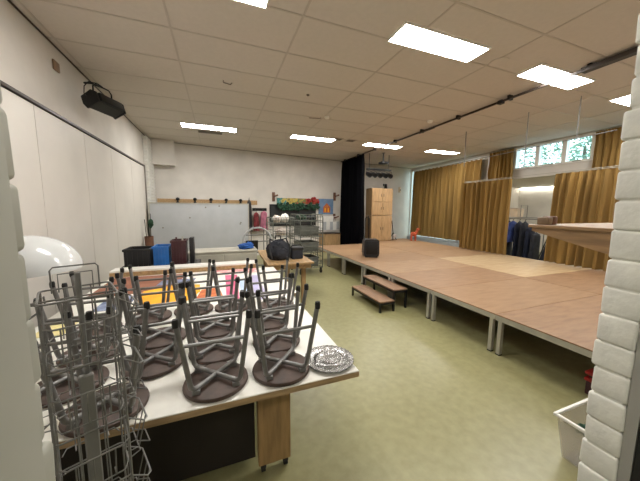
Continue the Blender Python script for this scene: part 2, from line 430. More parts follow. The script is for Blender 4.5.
# ------------------------------------------------------------------ stage decks
SX = [2.90, 5.00, 7.11]; SZ = .467
def make_deck(mtl):
    t = thing('stage_deck', '', 'stage deck', (0,0,0), 0, 'stage platform decks')
    w, l = 1.046, .497
    MB().rbox((-w,-l,SZ-.014),(w,l,SZ),.003,seg=1).build('deck_top', mtl, t)
    f = MB(); z0, z1 = SZ-.07, SZ-.014
    f.box((-w,-l,z0),(w,-l+.035,z1)); f.box((-w,l-.035,z0),(w,l,z1)); f.box((-w,-l+.035,z0),(-w+.035,l-.035,z1)); f.box((w-.035,-l+.035,z0),(w,l-.035,z1))
    f.build('deck_frame', 'alu', t)
    for sx in (-1,1):
        for sy in (-1,1):
            x, y = sx*(w-.026), sy*(l-.048)
            lg = MB().box((x-.021,y-.021,.012),(x+.021,y+.021,z0)).build('leg', 'alu', t)
            MB().box((x-.023,y-.023,0),(x+.023,y+.023,.012)).build('foot_pad', 'cap', lg)
    return t
protos = {}
ordn = ['first','second','third','fourth','fifth','sixth','seventh','eighth']
tone = {0:'brown', 1:'rosy brown', 2:'pale', 3:'worn brown'}
LT = [1,0,1,3,0,3,0]; RT = [0,1,2,2,3,0,3,0]
for col, tones in ((0,LT),(1,RT)):
    for k, m_ in enumerate(tones):
        loc = ((SX[col]+SX[col+1])/2, 1.52+k*1.0, 0)
        row = 'row along the green floor' if col == 0 else 'row along the curtains'
        lab = '%s plywood stage deck, %s from the doorway in the %s' % (tone[m_], ordn[k], row)
        if m_ not in protos:
            p = make_deck(DECK[m_]); p.location = loc; p['label'] = lab; protos[m_] = p
        else: dup(protos[m_], loc, 0, lab)

# steps in front of the stage
def step(x0, x1, y0, y1, z, label):
    t = thing('step_bench', label, 'step', ((x0+x1)/2, (y0+y1)/2, 0), 0, 'loose steps at the stage front')
    w, l = (x1-x0)/2, (y1-y0)/2
    MB().rbox((-w,-l,z-.02),(w,l,z),.003,seg=1).build('tread', 'stepwood', t)
    f = MB(); f.box((-w,-l,z-.055),(w,-l+.03,z-.02)); f.box((-w,l-.03,z-.055),(w,l,z-.02)); f.box((-w,-l+.03,z-.055),(-w+.03,l-.03,z-.02)); f.box((w-.03,-l+.03,z-.055),(w,l-.03,z-.02))
    f.build('step_frame', 'blackmetal', t)
    for sx in (-1,1):
        for sy in (-1,1):
            x, y = sx*(w-.016), sy*(l-.016)
            MB().box((x-.015,y-.015,0),(x+.015,y+.015,z-.055)).build('leg', 'blackmetal', t)
step(2.335, 2.615, 3.47, 4.43, .182, 'low brown step on black legs standing on the green floor')
step(2.63, 2.90, 3.53, 4.53, .335, 'higher brown step on black legs against the stage edge')

# ------------------------------------------------------------------ things on and above the stage
t = thing('trolley_speaker', 'black wheeled case with raised handle on the stage front', 'speaker', (3.52, 5.73, SZ), -.35)
bd = MB().prism([(-.17,0.03),(.17,.03),(.19,.10),(.18,.40),(.15,.44),(-.15,.44),(-.18,.40),(-.19,.10)], 'y', -.15, .15); bd.build('body', 'black', t)
gr = MB().rbox((-.14,-.165,.08),(.14,-.15,.40),.008); gr.build('front_grille', 'blackmetal', t)
for s in (-1,1):
    MB().lathe([(0,-.02),(.035,-.02),(.035,.02),(0,.02)], (0,0,0), 16, Matrix.Translation((s*.15,.12,.035)) @ Matrix.Rotation(PI/2,4,'Y')).build('wheel', 'cap', t)
h = MB(); h.tube([(-.13,.1,.43),(-.13,.1,.94),(-.115,.1,.965),(-.045,.1,.965),(-.03,.1,.94),(-.03,.1,.43)], .011, 6); h.build('pull_handle', 'blackmetal', t)
MB().box((-.15,-.14,.0),(.15,-.08,.03)).build('foot', 'cap', t)

t = thing('stage_cabinet', 'tall light wooden cabinet of stacked doors at the stage back', 'cabinet', (5.64, 8.66, SZ))
MB().box((-.445,-.19,0),(.445,.22,.95)).box((-.445,-.19,.96),(.445,.22,1.94)).build('carcass', 'cabwood', t)
for z0, z1 in ((.03,.93),(.98,1.44),(1.455,1.92)):
    for s in (-1,1):
        dd = MB().rbox((min(s*.005,s*.435),-.212,z0),(max(s*.005,s*.435),-.191,z1),.004,seg=1).build('door', 'cabwood', t)
        MB().rbox((s*.05-.008,-.226,(z0+z1)/2-.05),(s*.05+.008,-.212,(z0+z1)/2+.05),.003,seg=1).build('handle', 'blackmetal', dd)
t = thing('leaning_pole', 'thin dark pole leaning on the tall wooden cabinet front', 'pole', (5.02,8.30,SZ))
MB().tube([(0,0,0),(.03,.12,.95)], .014, 6).build('pole', 'blackmetal', t)
t = thing('folded_stand', 'small dark folded tripod leaning right of the wooden cabinet', 'stand', (6.28,8.62,SZ))
for a in (0,2.1,4.2):
    MB().tube([(.16*math.cos(a),.12*math.sin(a),.01),(0,0,.30)], .014, 6).build('leg', 'blackmetal', t)
MB().tube([(0,0,.28),(-.08,0,.75)], .014, 6).build('pole', 'blackmetal', t)
MB().rbox((-.03,-.06,.1),(.12,.02,.22),.02).build('pale_bag', 'palecloth', t)
# orange plush animal
t = thing('toy_reindeer', 'orange-red toy animal standing at the far stage corner', 'toy', (6.92,8.22,SZ), -.5)
b = MB(); b.blob((0,0,.25),(.12,.08,.09),.05,seed=2); b.tube([(.08,0,.28),(.13,0,.40)],[.055,.04],10); b.blob((.16,0,.44),(.075,.045,.05),.03,seed=4); b.build('body', 'orange', t)
for x in (-.08,.07):
    for y in (-.045,.045): MB().tube([(x,y,.24),(x,y,.0)], [.035,.024], 8).build('leg', 'orange', t)
for s in (-1,1): MB().tube([(.14,s*.03,.48),(.13,s*.06,.55),(.16,s*.09,.59)], .009, 6).build('antler', 'brownbox', t)
# lighting bar
t = thing('lighting_bar', 'black bar hung from the ceiling above the wooden cabinet', 'lighting bar', (5.35, 8.3, 3.03))
MB().rbox((-.50,-.04,-.03),(.50,.04,.03),.008).build('bar', 'blackmetal', t)
for x in (-.4,.4): MB().tube([(x,0,.03),(x,0,CZ-3.03-.006)], .012, 6).build('hanger', 'blackmetal', t)
spots = [(-.43,'outer stage lamp on the black bar, at the black curtain end'),(-.215,'stage lamp on the black bar, second from the black curtain'),
         (.0,'stage lamp on the black bar, third from the black curtain'),(.215,'stage lamp on the black bar, fourth from the black curtain'),(.43,'outer stage lamp on the black bar, at the ochre curtain end')]
lp = None
for x, l in spots:
    if lp is None:
        lp = thing('stage_spotlight', l, 'stage lamp', (5.35+x, 8.3, 2.99), 0, 'stage lamps on the bar')
        T = Matrix.Translation((0,-.02,-.14)) @ Matrix.Rotation(-1.15,4,'X')
        MB().lathe([(.0,.12),(.05,.12),(.075,.05),(.08,-.12),(.075,-.12),(.06,-.06),(0,-.06)], (0,0,0), 20, T).build('lamp_can', 'black', lp)
        MB().tube([(-.09,-.02,-.14),(-.09,-.01,-.03),(0,0,-.012),(.09,-.01,-.03),(.09,-.02,-.14)], .008, 6).build('yoke', 'blackmetal', lp)
        MB().lathe([(.06,-.058),(0,-.055)], (0,0,0), 20, T).build('lens', 'glass', lp)
    else: dup(lp, (5.35+x, 8.3, 2.99), random.uniform(-.12,.12), l)
t = thing('ceiling_projector', 'projector hung on a short pole above the lighting bar', 'projector', (5.35, 8.05, CZ))
MB().tube([(0,0,-.006),(0,0,-.30)], .022, 8).build('pole', 'blackmetal', t)
MB().lathe([(.06,-.005),(.06,-.02),(0,-.02)], (0,0,0), 16).build('ceiling_plate', 'seam', t)
MB().rbox((-.12,-.12,-.38),(.12,.12,-.30),.015).build('body', 'black', t)
MB().lathe([(.035,0),(.035,.03),(0,.03)], (0,0,0), 16, Matrix.Translation((.07,-.12,-.345)) @ Matrix.Rotation(PI/2,4,'X')).build('lens', 'black', t)
t = thing('wall_lamp', 'small black lamp on the back wall above the wooden cabinet', 'lamp', BT @ Vector((8.75,-.001,2.72)), BA)
MB().box((-.03,-.02,-.05),(.03,0,.05)).tube([(0,-.02,0),(0,-.12,0)], .012, 6).build('wall_bracket', 'blackmetal', t)
MB().lathe([(0,.08),(.05,.08),(.07,-.12),(.05,-.10),(0,-.10)], (0,-.15,-.05), 14).build('lamp_shade', 'black', t)
t = thing('wall_sensor', 'small cream box on the back wall beside the tall window', 'sensor', BT @ Vector((9.7,-.001,2.55)), BA)
MB().rbox((-.05,-.07,-.12),(.05,0,.12),.01).build('housing', 'cream', t)
MB().rbox((-.03,-.08,-.05),(.03,-.069,.02),.004).build('sensor_window', 'seam', t)

# ------------------------------------------------------------------ left wall lantern
t = thing('hanging_floodlight', 'long black floodlight hanging from its yoke high on the left wall', 'floodlight', (-1.44, 4.78, 3.07), 1.15)
T = Matrix.Rotation(-.35,4,'X')
b = MB().prism([(-.09,-.07),(.08,-.09),(.11,-.03),(.10,.06),(-.05,.09),(-.10,.05)], 'x', -.22, .22, T); b.build('housing', 'black', t)
MB().rbox((-.19,-.122,-.06),(.19,-.09,.05),.006,T).build('front_glass', 'blackmetal', t)
for q in (-1,1):
    e = MB().prism([(-.10,-.08),(.09,-.10),(.12,-.03),(.11,.07),(-.05,.10),(-.11,.05)], 'x', q*.22-.012, q*.22+.012, T); e.build('end_cap', 'blackmetal', t)
MB().tube([(-.15,.02,.05),(-.15,.02,.19),(-.11,.02,.23),(.11,.02,.23),(.15,.02,.19),(.15,.02,.05)], .010, 6).build('yoke', 'blackmetal', t)
MB().tube([(0,.02,.23),(.02,.20,.30),(.05,.325,.32)], .014, 6).build('wall_arm', 'blackmetal', t)
MB().tube([(-.20,.05,0),(-.26,.05,.05),(-.26,.04,.14),(-.20,.03,.22),(-.08,.02,.25),(0,.02,.24)], .006, 6).build('cable', 'cap', t)
tag(MB().rbox((LX+.001,4.27,3.26),(LX+.02,4.40,3.37),.005).build('wall_plate', 'tan'), 'small brown plate on the upper left wall above the rail', 'plate')

# ------------------------------------------------------------------ tables with the stools
def table_leg_panel(t, x, y, z1, w=.20):
    lg = MB().rbox((x-w/2,y-.03,.06),(x+w/2,y+.03,z1),.004,seg=1).build('leg', 'legwood', t)
    for s in (-1,1): MB().lathe([(0,-.012),(.024,-.012),(.024,.012),(0,.012)], (0,0,0), 14, Matrix.Translation((x+s*w*.35,y,.024)) @ Matrix.Rotation(PI/2,4,'Y')).box((x+s*w*.35-.016,y-.016,.03),(x+s*w*.35+.016,y+.016,.06)).build('caster', 'cap', lg)
def work_table(name, label, x0, x1, y0, y1, z, rz=0, legs=None, group=None):
    t = thing(name, label, 'table', ((x0+x1)/2, (y0+y1)/2, 0), rz, group)
    w, l = (x1-x0)/2, (y1-y0)/2
    MB().rbox((-w,-l,z-.006),(w,l,z),.002,seg=1).build('tabletop', 'tabletop', t)
    MB().box((-w,-l,z-.034),(w,l,z-.006)).build('edge_band', 'tableedge', t)
    MB().box((-w+.12,-l+.30,z-.10),(w-.12,-l+.33,z-.034)).box((-w+.12,l-.33,z-.10),(w-.12,l-.30,z-.034)).build('apron', 'legwood', t)
    MB().box((-w+.32,-l+.42,.05),(w-.50,l-.42,z-.11)).build('added_dark_body', 'darkbrown', t)  # dark body added so the space under the top reads near black
    for x in (-w+.2, w-.39):
        for y in (-l+.36, l-.36): table_leg_panel(t, x, y, z-.034)
    return t
TZ = .782
work_table('work_table', 'white table crowded with upturned stools, nearest the doorway', -1.24, .668, 1.165, 2.56, TZ, .004, None, 'white work tables pushed together')
work_table('work_table', 'white table carrying coloured paper behind the upturned stools', -1.25, .735, 2.575, 3.88, TZ, 0, None, 'white work tables pushed together')
t = thing('raised_bench', 'long narrow white-topped bench with thick wooden front edge behind the papers', 'bench', (-.39, 4.0, 0))
MB().rbox((-.88,-.105,.835),(.88,.105,.86),.003,seg=1).build('tabletop', 'tabletop', t)
MB().box((-.88,-.105,.765),(.88,-.08,.835)).box((-.88,.08,.765),(.88,.105,.835)).box((-.88,-.08,.765),(-.855,.08,.835)).box((.855,-.08,.765),(.88,.08,.835)).build('apron', 'beech', t)
for sx in (-1,1):
    for sy in (-1,1): MB().box((sx*.84-.02,sy*.075-.01,0),(sx*.84+.02,sy*.075+.01,.835)).build('leg', 'legwood', t)
t = thing('storage_chest', 'dark chest under the three crates, mostly hidden behind the bench', 'chest', (-.80, 4.53, 0))
MB().rbox((-.50,-.24,0),(.50,.24,.74),.01).build('body', 'darkbrown', t)
MB().rbox((-.51,-.25,.74),(.51,.25,.80),.01).build('lid', 'darkbrown', t)

# stools, upside down
ST = thing('stool', '', 'stool', (0,0,TZ), 0, 'upturned stools on the white table')
MB().lathe([(0,0),(.138,0),(.148,.004),(.15,.012),(.147,.021),(.138,.025),(0,.025)], (0,0,0), 40).build('seat', 'seat', ST)
zc = .047
def legpts(sx, sy):
    a = .100; b = .1455
    pts = [(sx*.080, sy*.080, zc), (sx*.093, sy*.093, zc+.004), (sx*.103, sy*.103, zc+.018), (sx*.107, sy*.107, zc+.04)]
    n = 6
    for i in range(1, n+1):
        u = i/n; pts.append((sx*(.107+(b-.107)*u), sy*(.107+(b-.107)*u), zc+.04+(.388-zc-.04)*u))
    return pts
for sx in (-1,1):
    for sy in (-1,1):
        p = legpts(sx, sy)
        lg = MB().tube(p, .0115, 10).build('leg', 'steel', ST)
        MB().lathe([(0,.366),(.0128,.368),(.0135,.39),(.011,.402),(0,.402)], (sx*.145, sy*.145, 0), 12).build('foot_cap', 'cap', lg)
cr = MB().tube([(-.082,-.082,zc),(.082,.082,zc)], .0115, 10).tube([(-.082,.082,zc+.001),(.082,-.082,zc+.001)], .0115, 10)
for sx in (-1,1):
    for sy in (-1,1): cr.box((sx*.085-.016,sy*.085-.016,.0245),(sx*.085+.016,sy*.085+.016,zc-.004))
cr.build('cross_brace', 'steel', ST)
u = (.275-zc-.04)/(.388-zc-.04); q = .107+(.1455-.107)*u
for sy in (-1,1): MB().tube([(-q,sy*q,.275),(q,sy*q,.275)], .0085, 8).build('stretcher', 'steel', ST)
stools = [
 (.285,1.318,.05,'upturned stool beside the silver plate at the table corner'),
 (.322,1.622,.09,'upturned stool directly behind the one beside the silver plate'),
 (.325,1.935,.02,'upturned stool, third back in the line from the silver plate'),
 (.455,2.262,.06,'upturned stool at the right table edge, furthest back from the silver plate'),
 (-.036,1.322,.02,'upturned stool at the front edge between silver plate stool and wire rack'),
 (-.040,1.630,.03,'upturned stool second back in the middle line of stools'),
 (-.047,1.938,.05,'upturned stool third back in the middle line of stools'),
 (-.215,2.375,.10,'upturned stool standing in front of the yellow sheet, right side'),
 (.092,2.345,.00,'upturned stool standing in front of the pink strip of paper'),
 (-.352,1.600,.12,'upturned stool right of the wire rack, showing a whole brown seat'),
 (-.372,1.912,.05,'upturned stool behind the whole brown seat next to the wire rack'),
 (-.520,2.320,.00,'upturned stool standing in front of the yellow sheet, left side'),
 (-.465,1.290,.10,'nearest upturned stool seen through the wire rack, low at the table edge'),
 (-.690,1.530,.05,'upturned stool seen through the left side of the wire rack'),
 (-.715,1.842,.05,'upturned stool behind the left one seen through the wire rack'),
 (-.820,2.200,.08,'upturned stool furthest left, standing in front of the red-brown paper sheet')]
for i, (x, y, r, l) in enumerate(stools):
    if i == 0: ST.location = (x,y,TZ+.0005); ST.rotation_euler = (0,0,r); ST['label'] = l
    else: dup(ST, (x,y,TZ+.0005), r, l)

# silver plate
t = thing('serving_plate', 'round silver fluted plate on the white table corner', 'plate', (.556,1.31,TZ+.0005))
MB().lathe([(0,.006),(.05,.006),(.062,.012),(.070,.014),(.078,.011),(.086,.005),(.098,.006),(.108,.014),(.120,.016),(.132,.013),(.138,.016),(.137,.019),(.130,.017),(.120,.0195),(.108,.018),(.098,.010),(.086,.009),(.078,.015),(.070,.018),(.062,.016),(.05,.010),(0,.010)], (0,0,0), 120, None, .018, 30).build('plate', 'silver', t)
MB().lathe([(0,0),(.072,0),(.078,.005),(.07,.0045)], (0,0,0), 32).build('foot_ring', 'silver', t)

# papers on the second table
def paper(label, poly, mtl, z=TZ, lift=.0015):
    n = len(poly); cx = sum(p[0] for p in poly)/n; cy = sum(p[1] for p in poly)/n
    b = MB().prism([(p[0]-cx,p[1]-cy) for p in poly], 'z', 0, .002)
    o = tag(b.build('paper_sheet', mtl), label, 'paper'); o.location = (cx, cy, z+lift); return o
paper('red-brown paper sheet at the far left of the white table', [(-1.2,3.02),(-.5,3.10),(-.40,3.82),(-1.2,3.85)], 'paperbrown')
paper('bright yellow paper sheet lying behind the stools', [(-.70,2.60),(-.74,3.10),(-.46,3.28),(-.22,3.20),(-.20,2.92),(-.32,2.60)], 'papery', lift=.004)
paper('orange and red-brown paper sheet right of the yellow one', [(-.24,2.57),(-.19,2.98),(-.02,3.0),(.03,2.57)], 'papero', lift=.004)
paper('plain white sheet between the yellow and pink papers', [(-.16,3.02),(-.14,3.42),(.05,3.42),(.04,3.02)], 'paperwhite', lift=.007)
paper('pink paper strip running back over the table', [(.045,2.57),(.055,3.56),(.20,3.54),(.16,2.57)], 'paperpink', lift=.0015)
paper('pink and white patterned sheet at the far table edge', [(-.10,3.60),(-.08,3.86),(.50,3.85),(.48,3.60)], 'paperflower', lift=.004)
paper('light blue paper beside the pink strip', [(.185,2.60),(.20,3.22),(.30,3.20),(.27,2.60)], 'paperblue', lift=.007)
paper('lavender paper nearest the right table edge', [(.31,2.48),(.34,3.45),(.44,3.43),(.42,2.48)], 'paperlav', lift=.0015)
paper('blue printed sheets seen through the stool legs left of the yellow paper', [(-1.0,2.62),(-1.0,2.98),(-.76,3.0),(-.76,2.62)], 'paperdark', lift=.0015)
paper('dark blue printed sheet tucked behind the yellow paper', [(-.66,3.29),(-.64,3.50),(-.28,3.50),(-.30,3.31)], 'paperdark', lift=.007)
paper('cream yellow sheet seen through the wire rack', [(-1.18,2.2),(-1.18,2.52),(-1.0,2.54),(-1.0,2.2)], 'papercream', lift=.0015)

# ------------------------------------------------------------------ white dome lamp at the left
t = thing('dome_floor_lamp', 'glossy white dome shade on a slim stand at left wall', 'floor lamp', (-1.46, 2.62, 0))
T = Matrix.Translation((.12,0,1.15)) @ Matrix.Rotation(-.03,4,'Y')
pr = [(.305*math.cos(a), .27*math.sin(a)) for a in [i*PI/2/14 for i in range(15)]]
pr2 = [(max(0,.295*math.cos(a)), .26*math.sin(a)) for a in [PI/2-i*PI/2/14 for i in range(15)]]
MB().lathe(pr+pr2+[(.305,0)], (0,0,0), 56, T).build('dome_shade', 'whitegloss', t)
MB().tube([(.0,.0,.02),(.0,.0,1.22),(.04,0,1.33),(.12,0,1.40)], .013, 8).build('stand', 'alu', t)
MB().lathe([(0,0),(.17,0),(.17,.02),(.03,.035),(0,.035)], (0,0,0), 32).build('base', 'white', t)

# ------------------------------------------------------------------ wire rack in the foreground
RK = thing('wire_display_rack', 'tall grey wire display rack with slanted pockets beside the left jamb', 'display rack', (-.350, .86, 0), .42)
MB().rbox((-.018,-.060,.03),(.012,-.042,1.205),.003,seg=1).build('post', 'postgrey', RK)
MB().tube([(0,-.045,1.2),(0,-.045,1.47)], .006, 8).build('post_spindle', 'wire', RK)
bs = MB()
for a in range(4): bs.box((-.02,0,.0),(.02,.17,.03), Matrix.Translation((0,-.045,0)) @ Matrix.Rotation(a*PI/2,4,'Z'))
bs.build('base', 'steel', RK)
def rrect(w, d, r, z, tilt=0):
    pts = []
    for (cx, cy, a0) in ((w-r,d-r,0),(-w+r,d-r,PI/2),(-w+r,-d+r,PI),(w-r,-d+r,1.5*PI)):
        for i in range(5):
            a = a0+i*PI/8; x, y = cx+r*math.cos(a), cy+r*math.sin(a); pts.append((x, y, z+tilt*y))
    return pts
def pocket(z1, w, off, a, k):
    # an open wire pocket that leans outwards on one side of the rack
    T = Matrix.Rotation(a,4,'Z') @ Matrix.Translation((0,off,0))
    b = MB(); wr = .0019; D = .050; h = .125
    b.tube([(-w,0,z1),(-w,D*.8,z1-.03),(-w+.012,D,z1-.033),(w-.012,D,z1-.033),(w,D*.8,z1-.03),(w,0,z1)], wr*1.2, 6, False, T)
    b.tube([(-w,0,z1-h),(-w+.01,D*.55,z1-h),(w-.01,D*.55,z1-h),(w,0,z1-h)], wr, 6, False, T)
    for x in (-w*.55, w*.1, w*.6): b.tube([(x,D,z1-.033),(x,D*.55,z1-h),(x,0,z1-h)], wr, 6, False, T)
    if k % 2: b.tube([(-w*.7,D*.55,z1-h),(-w*.7,D*1.2,z1-h-.02),(w*.2,D*1.2,z1-h-.02),(w*.2,D*.55,z1-h)], wr, 6, False, T)
    b.build('wire_pocket', 'wire', RK)
k = 0
for z1 in (1.395, 1.225, 1.05, .87, .69, .51, .33):
    for q in range(4): pocket(z1, .066, .070, q*PI/2, k); k += 1
fr = MB()
for z in (1.41, 1.24, 1.06, .88, .70, .52, .34, .16): fr.tube(rrect(.074,.074,.014,z), .0024, 6, True)
for x in (-.072, .072):
    for y in (-.072, .072): fr.tube([(x,y,.10),(x,y,1.41)], .0030, 6)
for q in range(4):
    T = Matrix.Rotation(q*PI/2,4,'Z'); fr.tube([(-.026,.074,.12),(-.026,.074,1.41)], .0020, 6, False, T); fr.tube([(.030,.074,.12),(.030,.074,1.41)], .0020, 6, False, T)
fr.tube([(0,-.045,1.41),(0,.074,1.41)], .0022, 6); fr.tube([(-.074,-.045,1.41),(.074,-.045,1.41)], .0022, 6)
fr.build('frame', 'wire', RK)
hd = MB()
hd.tube([(-.050,.074,1.40),(-.050,.074,1.462),(-.044,.074,1.470),(.044,.074,1.470),(.050,.074,1.462),(.050,.074,1.40)], .0022, 6)
hd.tube([(-.036,.074,1.40),(-.036,.074,1.450),(.036,.074,1.450),(.036,.074,1.40)], .0018, 6)
hd.build('header_frame', 'wire', RK)
MB().tube([(-.074,-.02,1.40),(-.105,-.02,1.405),(-.118,-.02,1.42)], .0045, 6).build('side_hook', 'wire', RK)

# ------------------------------------------------------------------ crates and things behind the white tables
def crate(label, x, y, z, w, d, h, mtl, cat='crate'):
    t = thing('plastic_crate', label, cat, (x,y,z), 0)
    b = MB(); th = .012
    b.box((-w,-d,0),(w,d,th)); b.box((-w,-d,th),(w,-d+th,h)); b.box((-w,d-th,th),(w,d,h)); b.box((-w,-d+th,th),(-w+th,d-th,h)); b.box((w-th,-d+th,th),(w,d-th,h))
    for i in range(5):
        xx = -w*.8+i*w*.4; b.box((xx-.008,-d-.006,.01),(xx+.008,-d,h-.02))
    b.build('body', mtl, t)
    r = MB(); r.box((-w-.012,-d-.012,h-.03),(w+.012,-d,h)); r.box((-w-.012,d,h-.03),(w+.012,d+.012,h)); r.box((-w-.012,-d,h-.03),(-w,d,h)); r.box((w,-d,h-.03),(w+.012,d,h)); r.build('rim', mtl, t)
    return t
crate('black plastic crate on the dark chest at the left wall', -1.08, 4.52, .8005, .155, .18, .26, 'black')
crate('blue plastic crate between the black and dark red ones', -.795, 4.54, .8005, .10, .15, .28, 'blue')
tag(MB().rbox((-.85,4.46,.814),(-.75,4.58,1.06),.01).build('paper_bundle', 'paperblue'), 'pale paper bundle standing in the blue crate', 'paper bundle')
crate('dark red crate on the dark chest beside the blue one', -.565, 4.52, .8005, .095, .14, .36, 'darkred')
for i, (x, y, m_, l) in enumerate([(-.60,4.47,'darkred','dark bottle in the dark red crate, front'),(-.53,4.58,'alu','pale bottle top in the dark red crate, back')]):
    o = tag(MB().lathe([(0,0),(.03,0),(.03,.29),(.012,.34),(.012,.39),(0,.39)], (0,0,0), 16).build('bottle', m_), l, 'bottle'); o.location = (x,y,.8135)
tag(MB().rbox((-.425,4.42,.8005),(-.365,4.62,1.19),.006).build('dark_file_box', 'black'), 'narrow dark box standing right of the dark red crate', 'box')
t = thing('low_cabinet', 'long pale beige cabinet in front of the big grey board', 'cabinet', (.07,5.20,0))
MB().box((-.57,-.25,.04),(.57,.25,.86)).build('carcass', 'beige', t)
MB().rbox((-.585,-.265,.86),(.585,.26,.885),.004,seg=1).build('top', 'beige', t)
for s in (-1,1):
    dd = MB().rbox((min(s*.006,s*.55),-.27,.08),(max(s*.006,s*.55),-.25,.83),.004,seg=1).build('door', 'beige', t)
    MB().box((s*.06-.008,-.285,.45),(s*.06+.008,-.27,.57)).build('handle', 'seam', dd)
MB().box((-.54,-.22,0),(.54,.22,.04)).build('plinth', 'seam', t)
b = MB().blob((0,0,.045),(.13,.10,.06),.25,6,seed=3,flat=0); b.blob((.07,.02,.05),(.07,.07,.07),.25,6,seed=9,flat=0)
tag(b.build('blue_cloth', 'bluecloth'), 'crumpled blue cloth on the right end of the beige cabinet', 'cloth').location = (.46,5.16,.886)

# big grey board on wheels
t = thing('mobile_board', 'big blank grey board standing before the back wall', 'board', (-.42, 8.02, 0))
MB().box((-1.22,-.012,.30),(1.22,.012,1.75)).build('panel', 'board', t)
f = MB(); f.box((-1.25,-.02,.27),(1.25,.02,.30)); f.box((-1.25,-.02,1.75),(1.25,.02,1.78)); f.box((-1.25,-.02,.30),(-1.22,.02,1.75)); f.box((1.22,-.02,.30),(1.25,.02,1.75)); f.build('frame', 'alu', t)
MB().box((-1.1,-.10,.262),(1.1,-.02,.275)).build('pen_tray', 'alu', t)
for s in (-1,1):
    lg = MB().box((s*1.18-.02,-.28,.06),(s*1.18+.02,.28,.10)).box((s*1.18-.02,-.02,.10),(s*1.18+.02,.02,.27)).build('leg', 'alu', t)
    for e in (-1,1): MB().lathe([(0,-.012),(.03,-.012),(.03,.012),(0,.012)], (0,0,0), 14, Matrix.Translation((s*1.18,e*.25,.03)) @ Matrix.Rotation(PI/2,4,'Y')).build('caster', 'cap', lg)
for i, (x, z, l) in enumerate([(-.95,1.12,'low left'),(-.30,1.38,'left centre'),(.10,1.66,'top centre'),(.45,1.70,'top right of centre'),(1.0,1.20,'lower right'),(1.02,1.24,'upper right')]):
    o = tag(MB().lathe([(0,-.008),(.018,-.008),(.02,0),(0,0)], (0,0,0), 14, Matrix.Rotation(-PI/2,4,'X')).build('board_magnet', 'seam'), 'small dark round magnet on the grey board, %s' % l, 'magnet', 'magnets on the grey board')
    o.location = (-.42+x, 8.0075, z)
t = thing('umbrella_bin', 'narrow dark bin with thin rods at the grey board left edge', 'bin', (-1.60,7.55,0))
MB().lathe([(0,0),(.085,0),(.095,.95),(.085,.95),(.08,.02),(0,.02)], (0,0,0), 20).build('bin', 'brownbox', t)
for a, h in ((.03,1.5),(-.04,1.36),(.0,1.25)): MB().tube([(a*.3,0,.03),(a*1.6,a,h)], .009, 6).build('rod', 'blackmetal', t)
b = MB().blob((.06,-.03,1.26),(.05,.04,.10),.25,5,seed=5); b.build('green_leaf', 'green', t)

# coat racks on the back wall
def W(s, off, z): return BT @ Vector((s, off, z))
t = thing('coat_rack', 'long wooden coat rail on the back wall above the grey board', 'coat rack', W(1.59,-.001,1.84), BA)
MB().rbox((-1.48,-.025,-.075),(1.48,0,.075),.005,seg=1).build('rail', 'beech', t)
for x in (-.95,-.48,-.02,.44,.9):
    k = MB().tube([(x,-.025,-.03),(x,-.09,-.03),(x,-.11,.0),(x,-.10,.05)], .022, 8); k.blob((x,-.10,.07),(.055,.045,.05),.0,sub=2); k.blob((x,-.06,-.05),(.05,.04,.055),.0,sub=2)
    k.build('hook', 'blackmetal', t)
def garment(name, label, cat, loc, w, d, h, mtl, seed, group=None, rz=BA, sl=True):
    t = thing(name, label, cat, loc, rz, group)
    n = 28; prof = [(0,.10),(.03,.35),(.07,.75),(.14,.98),(.35,1.0),(.7,1.05),(1,1.12)]
    vs = []; fs = []
    for (u, k) in prof:
        for j in range(n):
            q = 2*PI*j/n; wob = 1+.14*u*math.sin(5*q+seed)+.06*noise.noise(Vector((math.cos(q)*2,math.sin(q)*2,seed+u*3)))
            vs.append((w*k*math.cos(q)*wob, d*min(1,k)*math.sin(q)*wob, -h*u))
    for i in range(len(prof)-1):
        for j in range(n): fs.append((i*n+j,i*n+(j+1)%n,(i+1)*n+(j+1)%n,(i+1)*n+j))
    fs.append(tuple(range(n))); fs.append(tuple((len(prof)-1)*n+j for j in range(n)))
    MB().add(vs, fs, True).build('body', mtl, t)
    if sl:
        for s in (-1,1): MB().tube([(s*w*.8,0,-h*.10),(s*w*1.12,-.02,-h*.3),(s*w*1.15,-.03,-h*.72)], [d*.55,d*.5,d*.42], 10).build('sleeve', mtl, t)
    MB().tube([(0,0,.0),(0,0,.035),(0,-.02,.045)], .008, 6).build('hanger_loop', 'cap', t)
    return t
gh = garment('hanging_strap', 'long black straps hanging at the coat rail end', 'straps', W(2.745,-.20,1.95), .075, .05, 1.1, 'black', 3, None, BA, False)
garment('coat', 'red coat low beside the black straps on the back wall', 'coat', W(2.99,-.14,1.52), .09, .08, .64, 'redcloth', 2, None, BA, False)
garment('coat', 'pink coat low on the back wall right of the red one', 'coat', W(3.26,-.14,1.56), .12, .08, .66, 'pink', 4, None, BA, False)
hk = MB()
hk.box((2.9,-.012,1.56),(3.4,0,1.66),BT)
for s in (2.99,3.26): hk.tube([(s,-.01,1.60),(s,-.13,1.60)], .01, 6, False, BT)
tag(hk.build('wall_hook_rail', 'blackmetal'), 'low dark hooks carrying the red and pink coats', 'hooks')

